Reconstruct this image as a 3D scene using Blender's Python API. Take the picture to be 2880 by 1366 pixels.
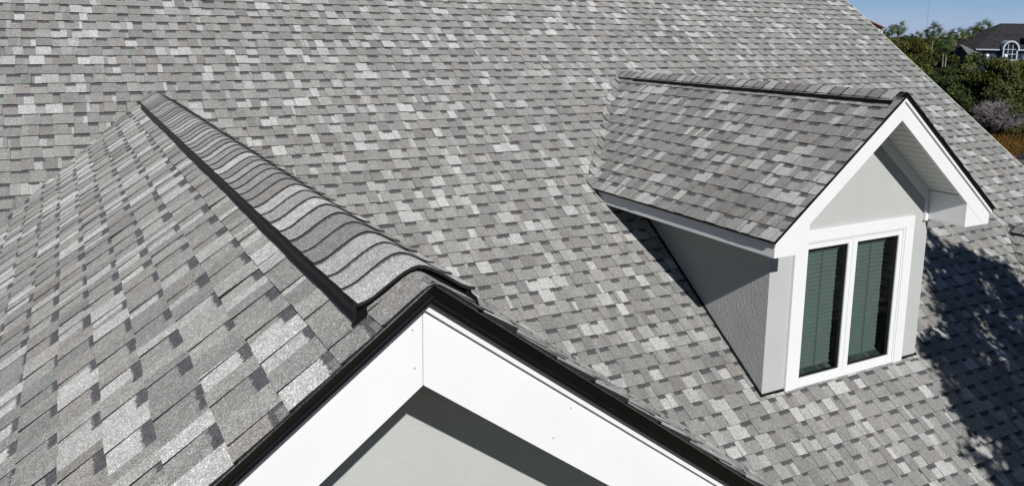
import bpy, math, random
from mathutils import Vector, Matrix
sc = bpy.context.scene
for o in list(bpy.data.objects): bpy.data.objects.remove(o)
R = random.Random(11)

# ------------------------------------------------------------------ camera
CAM = Vector((-0.6895, -1.6499, 0.6015))
YAW, PITCH, ROLL = 0.5004, 0.1736, 0.0124
FPX, PPY = 2289.3, 500.4          # in pixels of a 2880 x 1366 frame
FW = Vector((math.sin(YAW)*math.cos(PITCH), math.cos(YAW)*math.cos(PITCH), -math.sin(PITCH)))
RT0 = Vector((math.cos(YAW), -math.sin(YAW), 0)); UP0 = RT0.cross(FW)
RT = RT0*math.cos(ROLL) + UP0*math.sin(ROLL); UP = -RT0*math.sin(ROLL) + UP0*math.cos(ROLL)
cd = bpy.data.cameras.new('camera'); cam = bpy.data.objects.new('camera', cd)
sc.collection.objects.link(cam)
cam.matrix_world = Matrix(((RT.x, UP.x, -FW.x, CAM.x), (RT.y, UP.y, -FW.y, CAM.y), (RT.z, UP.z, -FW.z, CAM.z), (0, 0, 0, 1)))
cd.sensor_width = 36; cd.lens = 36*FPX/2880; cd.shift_y = (PPY-683)/2880
cd.clip_start = .05; cd.clip_end = 12000
sc.camera = cam

# ------------------------------------------------------------------ sky, sun, exposure
TOSUN = Vector((-0.275, -1.0, 0.685)).normalized()
ELEV = math.asin(TOSUN.z)
w = bpy.data.worlds.new('World'); sc.world = w; w.use_nodes = True
nt = w.node_tree; nt.nodes.clear()
sky = nt.nodes.new('ShaderNodeTexSky'); sky.sky_type = 'NISHITA'; sky.sun_disc = False
sky.sun_elevation = ELEV; sky.sun_rotation = math.atan2(TOSUN.x, TOSUN.y)
sky.altitude = 2500; sky.air_density = 1.0; sky.dust_density = 0.15; sky.ozone_density = 2.2
bg = nt.nodes.new('ShaderNodeBackground'); bg.inputs['Strength'].default_value = 0.05
wo = nt.nodes.new('ShaderNodeOutputWorld')
# thin high veil of cloud over the blue
tc = nt.nodes.new('ShaderNodeTexCoord'); mp = nt.nodes.new('ShaderNodeMapping'); mp.inputs['Scale'].default_value = (3.0, 3.0, 22.0)
nz = nt.nodes.new('ShaderNodeTexNoise'); nz.inputs['Scale'].default_value = 1.6; nz.inputs['Detail'].default_value = 6; nz.inputs['Roughness'].default_value = .55
rp = nt.nodes.new('ShaderNodeValToRGB'); rp.color_ramp.elements[0].position = .44; rp.color_ramp.elements[1].position = .72
rp.color_ramp.elements[0].color = (0, 0, 0, 1); rp.color_ramp.elements[1].color = (.3, .3, .3, 1)
mx = nt.nodes.new('ShaderNodeMixRGB'); mx.inputs['Color2'].default_value = (5.4, 6.9, 10.0, 1)
nt.links.new(tc.outputs['Generated'], mp.inputs['Vector']); nt.links.new(mp.outputs[0], nz.inputs['Vector'])
nt.links.new(nz.outputs['Fac'], rp.inputs['Fac']); 
sz_ = nt.nodes.new('ShaderNodeSeparateXYZ'); nt.links.new(tc.outputs['Generated'], sz_.inputs[0])
zn = nt.nodes.new('ShaderNodeMath'); zn.operation = 'MULTIPLY_ADD'; zn.inputs[1].default_value = .06; zn.inputs[2].default_value = -.03
nt.links.new(nz.outputs['Fac'], zn.inputs[0])
za = nt.nodes.new('ShaderNodeMath'); za.operation = 'ADD'; nt.links.new(sz_.outputs[2], za.inputs[0]); nt.links.new(zn.outputs[0], za.inputs[1])
lo = nt.nodes.new('ShaderNodeValToRGB'); le = lo.color_ramp.elements          # pale lavender low cloud, then clear blue
le[0].position = 0; le[0].color = (.56, .70, .97, 1); le[1].position = .5; le[1].color = (.38, .58, .86, 1)
k_ = le.new(.10); k_.color = (.54, .70, .98, 1); k_ = le.new(.155); k_.color = (.43, .66, .95, 1); k_ = le.new(.22); k_.color = (.37, .62, .93, 1)
zm = nt.nodes.new('ShaderNodeMath'); zm.operation = 'MULTIPLY'; zm.inputs[1].default_value = 4.0; nt.links.new(za.outputs[0], zm.inputs[0]); nt.links.new(zm.outputs[0], lo.inputs['Fac'])
ls = nt.nodes.new('ShaderNodeVectorMath'); ls.operation = 'SCALE'; ls.inputs['Scale'].default_value = 13.6; nt.links.new(lo.outputs['Color'], ls.inputs[0]); nt.links.new(ls.outputs[0], mx.inputs['Color2'])
hz = nt.nodes.new('ShaderNodeMapRange'); hz.interpolation_type = 'SMOOTHSTEP'; hz.inputs[1].default_value = .05; hz.inputs[2].default_value = .22; hz.inputs[3].default_value = .9; hz.inputs[4].default_value = 0
nt.links.new(sz_.outputs[2], hz.inputs[0]); nt.links.new(hz.outputs[0], mx.inputs['Fac'])
tn = nt.nodes.new('ShaderNodeVectorMath'); tn.operation = 'MULTIPLY'; tn.inputs[1].default_value = (.55, .67, .84)
nt.links.new(sky.outputs[0], tn.inputs[0]); nt.links.new(tn.outputs[0], mx.inputs['Color1']); nt.links.new(mx.outputs[0], bg.inputs['Color']); nt.links.new(bg.outputs[0], wo.inputs['Surface'])
sl = bpy.data.lights.new('sun', 'SUN'); sl.energy = 4.65; sl.angle = math.radians(.53); sl.color = (1, .975, .945)
sun = bpy.data.objects.new('sun', sl); sc.collection.objects.link(sun); sun.location = (-5, -18, 12)
sun.rotation_euler = TOSUN.to_track_quat('Z', 'Y').to_euler()
sc.view_settings.view_transform = 'Standard'; sc.view_settings.look = 'None'
sc.view_settings.exposure = 0; sc.view_settings.gamma = 1; sc.view_settings.use_curve_mapping = False
sc.render.engine = 'CYCLES'
sc.cycles.max_bounces = 6; sc.cycles.diffuse_bounces = 3; sc.cycles.transparent_max_bounces = 12

# ------------------------------------------------------------------ helpers
def proj(P):
    d = Vector(P)-CAM; z = d.dot(FW)
    if z < .05: return None
    return (1440+FPX*d.dot(RT)/z, PPY-FPX*d.dot(UP)/z)
def ray(u, v): return FW + RT*((u-1440)/FPX) + UP*((PPY-v)/FPX)
def at(u, v, D):
    d = ray(u, v); return CAM + d*(D/math.hypot(d.x, d.y))
def gz(u, v, z):
    d = ray(u, v); return CAM + d*((z-CAM.z)/d.z)

def N(nt, t, **kw):
    n = nt.nodes.new(t)
    for k, v in kw.items():
        if k in n.inputs: n.inputs[k].default_value = v
        else: setattr(n, k, v)
    return n
def mat(name, col=(.5, .5, .5), rough=.6, spec=.5, metal=0, noise=None, bump=None, coord='Object'):
    """noise=(scale, amount, detail); bump=(scale, distance, detail)"""
    m = bpy.data.materials.new(name); m.use_nodes = True; nt = m.node_tree
    b = nt.nodes['Principled BSDF']; b.inputs['Roughness'].default_value = rough; b.inputs['Metallic'].default_value = metal
    b.inputs['Specular IOR Level'].default_value = spec; b.inputs['Base Color'].default_value = (*col, 1)
    tc = N(nt, 'ShaderNodeTexCoord')
    if noise:
        n1 = N(nt, 'ShaderNodeTexNoise', Scale=noise[0], Detail=noise[2], Roughness=.6); nt.links.new(tc.outputs[coord], n1.inputs['Vector'])
        mr = N(nt, 'ShaderNodeMapRange'); mr.inputs[1].default_value = .3; mr.inputs[2].default_value = .7
        mr.inputs[3].default_value = 1-noise[1]; mr.inputs[4].default_value = 1+noise[1]
        nt.links.new(n1.outputs['Fac'], mr.inputs[0])
        vm = N(nt, 'ShaderNodeVectorMath', operation='SCALE'); vm.inputs[0].default_value = col
        nt.links.new(mr.outputs[0], vm.inputs['Scale']); nt.links.new(vm.outputs[0], b.inputs['Base Color'])
    if bump:
        n2 = N(nt, 'ShaderNodeTexNoise', Scale=bump[0], Detail=bump[2], Roughness=.6); nt.links.new(tc.outputs[coord], n2.inputs['Vector'])
        bp = N(nt, 'ShaderNodeBump', Distance=bump[1], Strength=1.0); nt.links.new(n2.outputs['Fac'], bp.inputs['Height']); nt.links.new(bp.outputs[0], b.inputs['Normal'])
    return m

def shingle_material(name, gs=400.0):
    m = bpy.data.materials.new(name); m.use_nodes = True; nt = m.node_tree; L = nt.links
    b = nt.nodes['Principled BSDF']; b.inputs['Roughness'].default_value = .85; b.inputs['Specular IOR Level'].default_value = .3
    if 'Diffuse Roughness' in b.inputs: b.inputs['Diffuse Roughness'].default_value = .9
    tc = N(nt, 'ShaderNodeTexCoord'); at_ = N(nt, 'ShaderNodeAttribute', attribute_name='tint')
    uv = N(nt, 'ShaderNodeUVMap'); sep = N(nt, 'ShaderNodeSeparateXYZ'); L.new(uv.outputs[0], sep.inputs[0])
    # every granule its own tone
    vo = N(nt, 'ShaderNodeTexVoronoi', Scale=gs, Randomness=1.0); L.new(tc.outputs['Object'], vo.inputs['Vector'])
    sc_ = N(nt, 'ShaderNodeSeparateColor'); L.new(vo.outputs['Color'], sc_.inputs[0])
    cr = N(nt, 'ShaderNodeValToRGB'); e = cr.color_ramp.elements
    e[0].position = 0; e[0].color = (.5, .5, .5, 1); e[1].position = 1; e[1].color = (2.1, 2.1, 2.1, 1)
    for p, c in ((.25, .72), (.55, .94), (.8, 1.18), (.93, 1.6)):
        k = cr.color_ramp.elements.new(p); k.color = (c, c, c, 1)
    L.new(sc_.outputs[0], cr.inputs[0])
    # patches of granule blend, a few centimetres wide
    n1 = N(nt, 'ShaderNodeTexNoise', Scale=38.0, Detail=3.0, Roughness=.6); L.new(tc.outputs['Object'], n1.inputs['Vector'])
    m1 = N(nt, 'ShaderNodeMapRange'); m1.inputs[1].default_value = .3; m1.inputs[2].default_value = .7; m1.inputs[3].default_value = .86; m1.inputs[4].default_value = 1.14
    L.new(n1.outputs['Fac'], m1.inputs[0])
    n0 = N(nt, 'ShaderNodeTexNoise', Scale=.9, Detail=3.0, Roughness=.6); L.new(tc.outputs['Object'], n0.inputs['Vector'])
    m0 = N(nt, 'ShaderNodeMapRange'); m0.inputs[1].default_value = .3; m0.inputs[2].default_value = .7; m0.inputs[3].default_value = .90; m0.inputs[4].default_value = 1.09
    L.new(n0.outputs['Fac'], m0.inputs[0])
    # printed band of dark granules under the course above
    n2 = N(nt, 'ShaderNodeTexNoise', Scale=90.0, Detail=2.0); L.new(tc.outputs['Object'], n2.inputs['Vector'])
    a1 = N(nt, 'ShaderNodeMath', operation='MULTIPLY_ADD'); a1.inputs[1].default_value = .22; a1.inputs[2].default_value = -.11; L.new(n2.outputs['Fac'], a1.inputs[0])
    a2 = N(nt, 'ShaderNodeMath', operation='ADD'); L.new(a1.outputs[0], a2.inputs[0]); L.new(sep.outputs[1], a2.inputs[1])
    sm = N(nt, 'ShaderNodeMapRange', interpolation_type='SMOOTHSTEP'); sm.inputs[1].default_value = .745; sm.inputs[2].default_value = .80
    a3 = N(nt, 'ShaderNodeMath', operation='MULTIPLY_ADD'); a3.inputs[1].default_value = .45; a3.inputs[2].default_value = -.36; L.new(at_.outputs['Alpha'], a3.inputs[0])
    a4 = N(nt, 'ShaderNodeMath', operation='ADD'); L.new(a3.outputs[0], a4.inputs[0]); L.new(a2.outputs[0], a4.inputs[1])
    L.new(a4.outputs[0], sm.inputs[0])
    al = N(nt, 'ShaderNodeMath', operation='GREATER_THAN'); al.inputs[1].default_value = .3; L.new(at_.outputs['Alpha'], al.inputs[0])
    al2 = N(nt, 'ShaderNodeMath', operation='MULTIPLY'); al2.inputs[1].default_value = .93; L.new(al.outputs[0], al2.inputs[0])
    bd = N(nt, 'ShaderNodeMath', operation='MULTIPLY'); L.new(sm.outputs[0], bd.inputs[0]); L.new(al2.outputs[0], bd.inputs[1])
    c1 = N(nt, 'ShaderNodeMixRGB', Color2=(.066, .066, .074, 1)); L.new(bd.outputs[0], c1.inputs['Fac']); L.new(at_.outputs['Color'], c1.inputs['Color1'])
    v1 = N(nt, 'ShaderNodeVectorMath', operation='MULTIPLY'); L.new(c1.outputs[0], v1.inputs[0]); L.new(cr.outputs[0], v1.inputs[1])
    v2 = N(nt, 'ShaderNodeVectorMath', operation='SCALE'); L.new(v1.outputs[0], v2.inputs[0]); L.new(m1.outputs[0], v2.inputs['Scale'])
    v3 = N(nt, 'ShaderNodeVectorMath', operation='SCALE'); L.new(v2.outputs[0], v3.inputs[0]); L.new(m0.outputs[0], v3.inputs['Scale'])
    L.new(v3.outputs[0], b.inputs['Base Color'])
    bp = N(nt, 'ShaderNodeBump', Distance=.0012, Strength=.55); L.new(sc_.outputs[0], bp.inputs['Height']); L.new(bp.outputs[0], b.inputs['Normal'])
    return m

M_SH = shingle_material('granule_shingle')
M_BLACK = mat('black_painted_metal', (.005, .005, .006), .26, .4, noise=(20, .2, 3))
M_VENT = mat('black_vent_plastic', (.005, .005, .0055), .45, .25, noise=(40, .2, 3), bump=(260, .0006, 2))
M_WHITE = mat('white_trim_paint', (.76, .765, .77), .42, .4, noise=(3.5, .02, 4), bump=(140, .00012, 2))
M_GAP = mat('joint_shadow_gap', (.035, .035, .035), .8, .2)
M_STUCCO = mat('pale_grey_green_stucco', (.445, .460, .447), .85, .2, noise=(4, .035, 5), bump=(75, .0016, 6))
M_STUCCO2 = mat('rough_side_stucco', (.435, .45, .438), .88, .2, noise=(5, .06, 5), bump=(52, .0075, 7))
M_SOFFIT = mat('white_vinyl_soffit', (.66, .68, .62), .5, .4, noise=(5, .03, 3))
M_FRAME = mat('white_vinyl_frame', (.77, .775, .78), .3, .5)
M_BLIND = mat('blind_slat', (.62, .66, .62), .6, .3, noise=(6, .04, 2))
M_CORD = mat('blind_cord', (.3, .32, .3), .8, .2)
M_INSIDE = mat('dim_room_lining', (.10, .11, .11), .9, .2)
M_RUBBER = mat('dark_window_gasket', (.03, .035, .035), .6, .3)
M_NAIL = mat('nail_head', (.42, .43, .44), .5, .4)
M_PALEMETAL = mat('pale_rake_metal', (.56, .58, .50), .45, .5, noise=(6, .08, 3))
def glass_mat(name, tint, ior=1.5):
    m = bpy.data.materials.new(name); m.use_nodes = True; nt = m.node_tree; nt.nodes.clear()
    o = N(nt, 'ShaderNodeOutputMaterial'); t = N(nt, 'ShaderNodeBsdfTransparent'); t.inputs[0].default_value = (*tint, 1)
    g = N(nt, 'ShaderNodeBsdfGlossy'); g.inputs['Roughness'].default_value = .02
    f = N(nt, 'ShaderNodeFresnel', IOR=ior); x = N(nt, 'ShaderNodeMixShader'); ge = N(nt, 'ShaderNodeNewGeometry')
    mm_ = N(nt, 'ShaderNodeMath', operation='SUBTRACT'); mm_.inputs[0].default_value = 1; nt.links.new(ge.outputs['Backfacing'], mm_.inputs[1])
    m2_ = N(nt, 'ShaderNodeMath', operation='MULTIPLY'); nt.links.new(f.outputs[0], m2_.inputs[0]); nt.links.new(mm_.outputs[0], m2_.inputs[1])
    nt.links.new(m2_.outputs[0], x.inputs[0]); nt.links.new(t.outputs[0], x.inputs[1]); nt.links.new(g.outputs[0], x.inputs[2]); nt.links.new(x.outputs[0], o.inputs[0])
    return m
M_GLASS = glass_mat('green_tinted_glass', (.585, .635, .62))

COLL = sc.collection
def tag(o, label=None, cat=None, group=None, kind=None):
    if label: o['label'] = label
    if cat: o['category'] = cat
    if group: o['group'] = group
    if kind: o['kind'] = kind
    return o
def empty(name, loc, label, cat, group=None):
    o = bpy.data.objects.new(name, None); COLL.objects.link(o); o.location = loc; o.empty_display_size = .2
    return tag(o, label, cat, group)
def parentw(p):
    x = Vector((0, 0, 0))
    while p is not None: x = x + Vector(p.location); p = p.parent
    return x
class MB:
    """collects polygons in world coordinates"""
    def __init__(s): s.v = []; s.f = []; s.m = []
    def poly(s, pts, mi=0):
        n = len(s.v); s.v += [tuple(p) for p in pts]; s.f.append(tuple(range(n, n+len(pts)))); s.m.append(mi)
    def prism(s, pts, ext, mi=0):
        """closed prism: outline pts extruded by vector ext"""
        pts = [Vector(p) for p in pts]; ext = Vector(ext); k = len(pts)
        nrm = Vector((0, 0, 0))
        for i in range(k): nrm += pts[i].cross(pts[(i+1) % k])
        if nrm.dot(ext) > 0: pts = pts[::-1]
        n = len(s.v); s.v += [tuple(p) for p in pts]+[tuple(p+ext) for p in pts]
        s.f.append(tuple(range(n, n+k))); s.m.append(mi)
        s.f.append(tuple(range(n+2*k-1, n+k-1, -1))); s.m.append(mi)
        for i in range(k):
            j = (i+1) % k; s.f.append((n+i, n+k+i, n+k+j, n+j)); s.m.append(mi)
    def box(s, a, b, mi=0):
        x0, y0, z0 = a; x1, y1, z1 = b
        s.prism([(x0, y0, z0), (x1, y0, z0), (x1, y0, z1), (x0, y0, z1)], (0, y1-y0, 0), mi)
    def tube(s, path, rad, seg=6, mi=0):
        path = [Vector(p) for p in path]; rads = rad if isinstance(rad, (list, tuple)) else [rad]*len(path); rings = []
        for i, p in enumerate(path):
            d = (path[min(i+1, len(path)-1)]-path[max(i-1, 0)]).normalized()
            a = d.orthogonal().normalized(); b = d.cross(a); base = len(s.v)
            for k in range(seg):
                t = 2*math.pi*k/seg; s.v.append(tuple(p+(a*math.cos(t)+b*math.sin(t))*rads[i]))
            rings.append(base)
        for i in range(len(rings)-1):
            for k in range(seg):
                k2 = (k+1) % seg; s.f.append((rings[i]+k, rings[i]+k2, rings[i+1]+k2, rings[i+1]+k)); s.m.append(mi)
        s.f.append(tuple(rings[0]+k for k in range(seg))[::-1]); s.m.append(mi); s.f.append(tuple(rings[-1]+k for k in range(seg))); s.m.append(mi)
    def build(s, name, mats, parent=None, bevel=0, smooth=False, kind=None, loc=None):
        me = bpy.data.meshes.new(name); o = bpy.data.objects.new(name, me); COLL.objects.link(o)
        off = parentw(parent) if parent else Vector(loc or (0, 0, 0))
        me.from_pydata([(x-off.x, y-off.y, z-off.z) for x, y, z in s.v], [], s.f)
        for m in (mats if isinstance(mats, (list, tuple)) else [mats]): me.materials.append(m)
        me.polygons.foreach_set('material_index', s.m)
        if smooth: me.polygons.foreach_set('use_smooth', [True]*len(me.polygons))
        if parent: o.parent = parent
        else: o.location = off
        if bevel:
            b = o.modifiers.new('bevel', 'BEVEL'); b.width = bevel; b.segments = 2; b.limit_method = 'ANGLE'
        if kind: o['kind'] = kind
        me.update(); return o

# ------------------------------------------------------------------ shingles
PAL = [((.262, .264, .255), 26), ((.292, .293, .281), 23), ((.235, .237, .229), 10), ((.242, .256, .242), 13), ((.215, .230, .220), 6),
       ((.276, .264, .249), 13), ((.236, .222, .212), 5), ((.40, .408, .402), 17), ((.45, .458, .453), 16), ((.335, .333, .322), 15)]
LW = 1.0   # how many pale pieces a roof has
def PWf(): return [p[1]*(LW if p[0][0] > .39 else 1) for p in PAL]
def pick_tint(rng):
    c = rng.choices(PAL, PWf())[0][0]; k = rng.uniform(.94, 1.06); g_ = sum(c)/3; c = tuple((g_+(q-g_)*.75)*w_ for q, w_ in zip(c, (1.01, 1.0, .978)))
    return tuple(x*k*TINTK for x in c)
TINTK = 1.0
BUTT = (.016, .016, .017, 0)
def clip(poly, a, b, c):
    """keep a*x+b*y<=c"""
    out = []
    for i in range(len(poly)):
        p, q = poly[i], poly[(i+1) % len(poly)]; dp = a*p[0]+b*p[1]-c; dq = a*q[0]+b*q[1]-c
        if dp <= 0: out.append(p)
        if (dp < 0 < dq) or (dq < 0 < dp):
            t = dp/(dp-dq); out.append((p[0]+(q[0]-p[0])*t, p[1]+(q[1]-p[1])*t))
    return out
def area2(poly): return abs(sum(poly[i][0]*poly[(i+1) % len(poly)][1]-poly[(i+1) % len(poly)][0]*poly[i][1] for i in range(len(poly))))/2
class SMesh:
    def __init__(s): s.v = []; s.f = []; s.col = []; s.uv = []
    def add_cell(s, pts2, hfun, mp, tint, base, s0, ex, low=-.001):
        """pts2: outline in slope plane, mp(a, s, h) -> world"""
        k = len(pts2)
        if k < 3: return
        n = len(s.v)
        top = [mp(p[0], p[1], hfun(p[1])) for p in pts2]; bot = [mp(p[0], p[1], low) for p in pts2]
        # wind so that the top faces up
        nr = (top[1]-top[0]).cross(top[2]-top[0]); up = top[0]-bot[0]
        if nr.dot(up) < 0: pts2 = pts2[::-1]; top = top[::-1]; bot = bot[::-1]
        s.v += [tuple(p) for p in top]+[tuple(p) for p in bot]
        s.f.append(tuple(range(n, n+k))); s.col += [(*tint, base)]*k; s.uv += [(p[0], (p[1]-s0)/ex) for p in pts2]
        for i in range(k):
            j = (i+1) % k
            s.f.append((n+i, n+k+i, n+k+j, n+j)); s.col += [BUTT]*4; s.uv += [(0, 0)]*4
    def build(s, name, parent, kind=None):
        me = bpy.data.meshes.new(name); o = bpy.data.objects.new(name, me); COLL.objects.link(o); o.parent = parent
        off = parentw(parent)
        me.from_pydata([(x-off.x, y-off.y, z-off.z) for x, y, z in s.v], [], s.f)
        me.materials.append(M_SH)
        ca = me.color_attributes.new('tint', 'FLOAT_COLOR', 'CORNER'); ca.data.foreach_set('color', [c for t in s.col for c in t])
        ul = me.uv_layers.new(name='UVMap'); ul.data.foreach_set('uv', [c for t in s.uv for c in t])
        if kind: o['kind'] = kind
        return o
def slope_cells(rng, butts, arange, hb=.0075, ht=.0035, lap=.012, jit=.0022):
    """butts: ascending butt positions. Each course runs tab, gap, tab, gap; a piece may carry two or three granule blends.
    yields (subs [(poly, tint)], s0, ex, h0, tooth)"""
    cells = []
    for ci in range(len(butts)-1):
        s0 = butts[ci]; ex = butts[ci+1]-s0; a0, a1 = arange(s0, s0+ex)
        if a1 <= a0: continue
        ph = rng.uniform(0, 6.28); ph2 = rng.uniform(0, 6.28)
        wob = lambda a, ph=ph, ph2=ph2: jit*(math.sin(a*3.1+ph)+.7*math.sin(a*8.3+ph2))
        a = a0; nxt = a0+rng.uniform(.2, .93); tooth = rng.random() < .5; last = pick_tint(rng); dh = rng.uniform(-.0006, .0006)
        run = 0
        while a < a1-1e-4:
            wd = rng.uniform(.078, .145) if tooth else rng.uniform(.070, .132)
            if a == a0: wd *= rng.uniform(.3, 1)
            b = a+wd; joint = False
            if b > nxt-.025: b = nxt; nxt += .93; joint = True
            b = min(b, a1)
            g = rng.uniform(.0014, .0034) if joint else .0009
            dj = rng.uniform(-.0018, .0018); h0 = hb+dh+(ht+rng.uniform(-.0008, .0015) if tooth else 0)+(rng.uniform(.002, .0045) if rng.random() < .05 else 0)
            edges = [a]; x = a
            while True:
                if run <= 0:
                    last = pick_tint(rng); run = rng.uniform(.045, .17)
                st = min(run, b-x); x += st; run -= st
                if b-x < .012: x = b
                edges.append((x, last))
                if x >= b-1e-6: break
            subs = []; p = a; lean = rng.uniform(-.004, .004)
            for e, t in edges[1:]:
                q = e-g if e >= b-1e-6 else e
                dl = 0 if q == b-g else lean
                dp = 0 if p == a else lean
                if q-p > .001:
                    subs.append(([(p-dp, s0+wob(p)+dj), (q-dl, s0+wob(q)+dj), (q+dl, s0+ex+lap), (p+dp, s0+ex+lap)], t))
                p = q
            if subs: cells.append((subs, s0, ex, h0, tooth))
            if joint: dh = rng.uniform(-.0006, .0009)
            if rng.random() < .62: run = 0
            a = b; tooth = not tooth
    return cells
def hfun_for(h0, s0, ex):
    return lambda s: max(.0004, h0*(1-.82*min(1, max(0, (s-s0)/ex))))
def place_cells(parent, cells, mp, occl=(), limit=300, name='shingle', minpx=60, clips=(), fold=None, group=None):
    ranked = []; rest = SMesh(); nrest = 0
    items = []
    for subs, s0, ex, h0, tooth in cells:
        sm = []
        for poly, t in subs:
            p = poly
            for c in clips:
                p = clip(p, *c)
                if len(p) < 3: break
            if len(p) < 3 or area2(p) < 1e-5: continue
            if fold:
                ins = clip(p, *fold['line'])
                if len(ins) >= 3 and area2(ins) > 1e-6: sm.append((ins, mp, t))
                a, b, c = fold['line']; wf = fold['w'](s0)
                out = clip(p, -a, -b, -c)
                if len(out) >= 3: out = clip(out, a, b, c+wf*math.hypot(a, b))
                if len(out) >= 3 and area2(out) > 1e-6: sm.append((out, fold['map'], t))
            else: sm.append((p, mp, t))
        if not sm: continue
        ar = 0; cx = cy = 0
        for pc, m_, t in sm:
            pr = [proj(m_(x, y, 0)) for x, y in pc]
            if not all(pr): ar = 0; break
            q = area2(pr); ar += q; cx = sum(z[0] for z in pr)/len(pr); cy = sum(z[1] for z in pr)/len(pr)
        if not (-15 < cx < 2895 and -15 < cy < 1381): ar = 0
        elif any(inside((cx, cy), oc) for oc in occl): ar = 0
        items.append((ar, len(items), sm, s0, ex, h0, tooth))
    items.sort(key=lambda q: -q[0])
    n = 0
    for ar, _, sm, s0, ex, h0, tooth in items:
        tgt = SMesh() if (n < limit and ar > minpx) else rest
        dk = .62+.38*((_*7919) % 101)/100
        for pc, m_, t in sm: tgt.add_cell(pc, hfun_for(h0, s0, ex), m_, t, 0.0 if tooth else dk, s0, ex)
        if tgt is not rest: tgt.build(name, parent); n += 1
        else: nrest += 1
    if nrest: rest.build('shingle_field', parent, 'stuff')
    return n, nrest
def inside(p, poly):
    x, y = p; r = False
    for i in range(len(poly)):
        x1, y1 = poly[i]; x2, y2 = poly[i-1]
        if (y1 > y) != (y2 > y) and x < (x2-x1)*(y-y1)/(y2-y1)+x1: r = not r
    return r

# ------------------------------------------------------------------ measured geometry
GM, GT = .7403, .0614          # front wing pitch, height of shingles over the white rake board
MM, ZM = .7379, -4.669         # main roof: z = ZM + MM*y
KM = math.hypot(1, MM)
XR = 11.0; YTOP = 9.6; YEAVE = .85; XLEFT = -5.6; GROUND = -9.4
EX = .1312
def mainz(y): return ZM+MM*y
def frange(a, b, st):
    out = []; x = a
    while x < b: out.append(x); x += st
    return out

# ------------------------------------------------------------------ ridge vent with cap shingles
def ridge_vent(parent, X, Z, y0, y1, m, seed, hw=.146, ex=.127):
    """shingled vent along the ridge of a gable, from its front end y0 back to y1; Z = z of the shingle planes at the ridge"""
    rng = random.Random(seed); r = .034
    def top(x, h=0): return Z+.030+h-m*(math.sqrt(x*x+r*r)-0)+.010*max(0, (abs(x)-.10)/.04)**2
    xs = [-hw+2*hw*i/16 for i in range(17)]
    root = bpy.data.objects.new('ridge_vent', None); COLL.objects.link(root); root.parent = parent; pw = parentw(parent)
    root.location = Vector((X, y0, Z))-pw
    # black body
    ys = [y0+.012]+[y0+.012+(y1-y0-.06-.34)*i/60 for i in range(1, 61)]
    for sgn in (-1, 1):
        b = MB(); xo = hw-.002; prev = None
        for i, y in enumerate(ys):
            wv = .0014*math.sin(y*3.1+sgn)+.0008*math.sin(y*13.7)
            pts = [Vector((X+sgn*(xo+d_), y, Z-m*(xo+d_)+h_)) for d_, h_ in ((-.014, .034), (.001+wv, .027), (.004+wv, .015), (.013+wv, .013), (.012+wv, .006))]
            if prev:
                for q in range(4):
                    quad = [prev[q], prev[q+1], pts[q+1], pts[q]]
                    b.poly(quad if sgn > 0 else quad[::-1])
            prev = pts
        b.build('vent_edge', M_VENT, root)
    # end plug: closes the arch, with small ribs
    b = MB()
    yy = y0+.018
    for i in range(16):
        xa, xb = xs[i], xs[i+1]
        b.prism([(X+xa, yy, top(xa)-.003), (X+xb, yy, top(xb)-.003), (X+xb, yy, Z-m*abs(xb)-.02), (X+xa, yy, Z-m*abs(xa)-.02)], (0, .02, 0))
    b.build('vent_end_plug', M_VENT, root)
    for sgn in (-1, 1):      # corner pieces of the plug standing out past the caps
        b = MB(); xo = hw-.02
        b.prism([(X+sgn*xo, y0-.003, Z-m*xo+.028), (X+sgn*(xo+.026), y0-.003, Z-m*(xo+.026)+.024), (X+sgn*(xo+.036), y0-.003, Z-m*(xo+.036)-.002), (X+sgn*xo, y0-.003, Z-m*xo-.004)], (0, .014, 0))
        b.build('vent_corner', M_VENT, root)
    # caps
    y = y0-.002; n = 0
    while y < y1-.05:
        e = ex*rng.uniform(.90, 1.09); t = pick_tint(rng)
        t = tuple(q*.95 for q in t)
        if sum(t) > 1.15: t = tuple(q*.86 for q in t)
        sm = SMesh(); hj = rng.uniform(-.0007, .0010); skew = rng.uniform(-.004, .004)
        rows = [(y, .0056+hj), (y+e*.5, .0036+hj), (y+e+.012, .0008)]
        xe = rng.uniform(.995, 1.003)
        V = []
        for (yr, h) in rows:
            for x in xs: V.append(Vector((X+x*xe, yr+skew*x/hw, top(x, h))))
        for x in xs: V.append(Vector((X+x*xe, y+skew*x/hw, top(x, 0)-.002)))
        sm.v = [tuple(q) for q in V]
        K = 17
        for rr in range(2):
            for i in range(16):
                sm.f.append((rr*K+i, rr*K+i+1, (rr+1)*K+i+1, (rr+1)*K+i))
                vv = [(xs[i], rr*.5), (xs[i+1], rr*.5), (xs[i+1], rr*.5+.5), (xs[i], rr*.5+.5)]
                sm.uv += vv; sm.col += [(*t, .66)]*4
        for i in range(16):
            sm.f.append((3*K+i, 3*K+i+1, i+1, i)); sm.uv += [(0, 0)]*4; sm.col += [BUTT]*4
        for i0, flip in ((0, 0), (16, 1)):
            f = (i0, K+i0, 2*K+i0, 3*K+i0); sm.f.append(f if flip else f[::-1]); sm.uv += [(0, 0)]*4; sm.col += [BUTT]*4
        # underside
        o = sm.build('ridge_cap_shingle', root)
        y += e; n += 1
    return root

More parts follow.
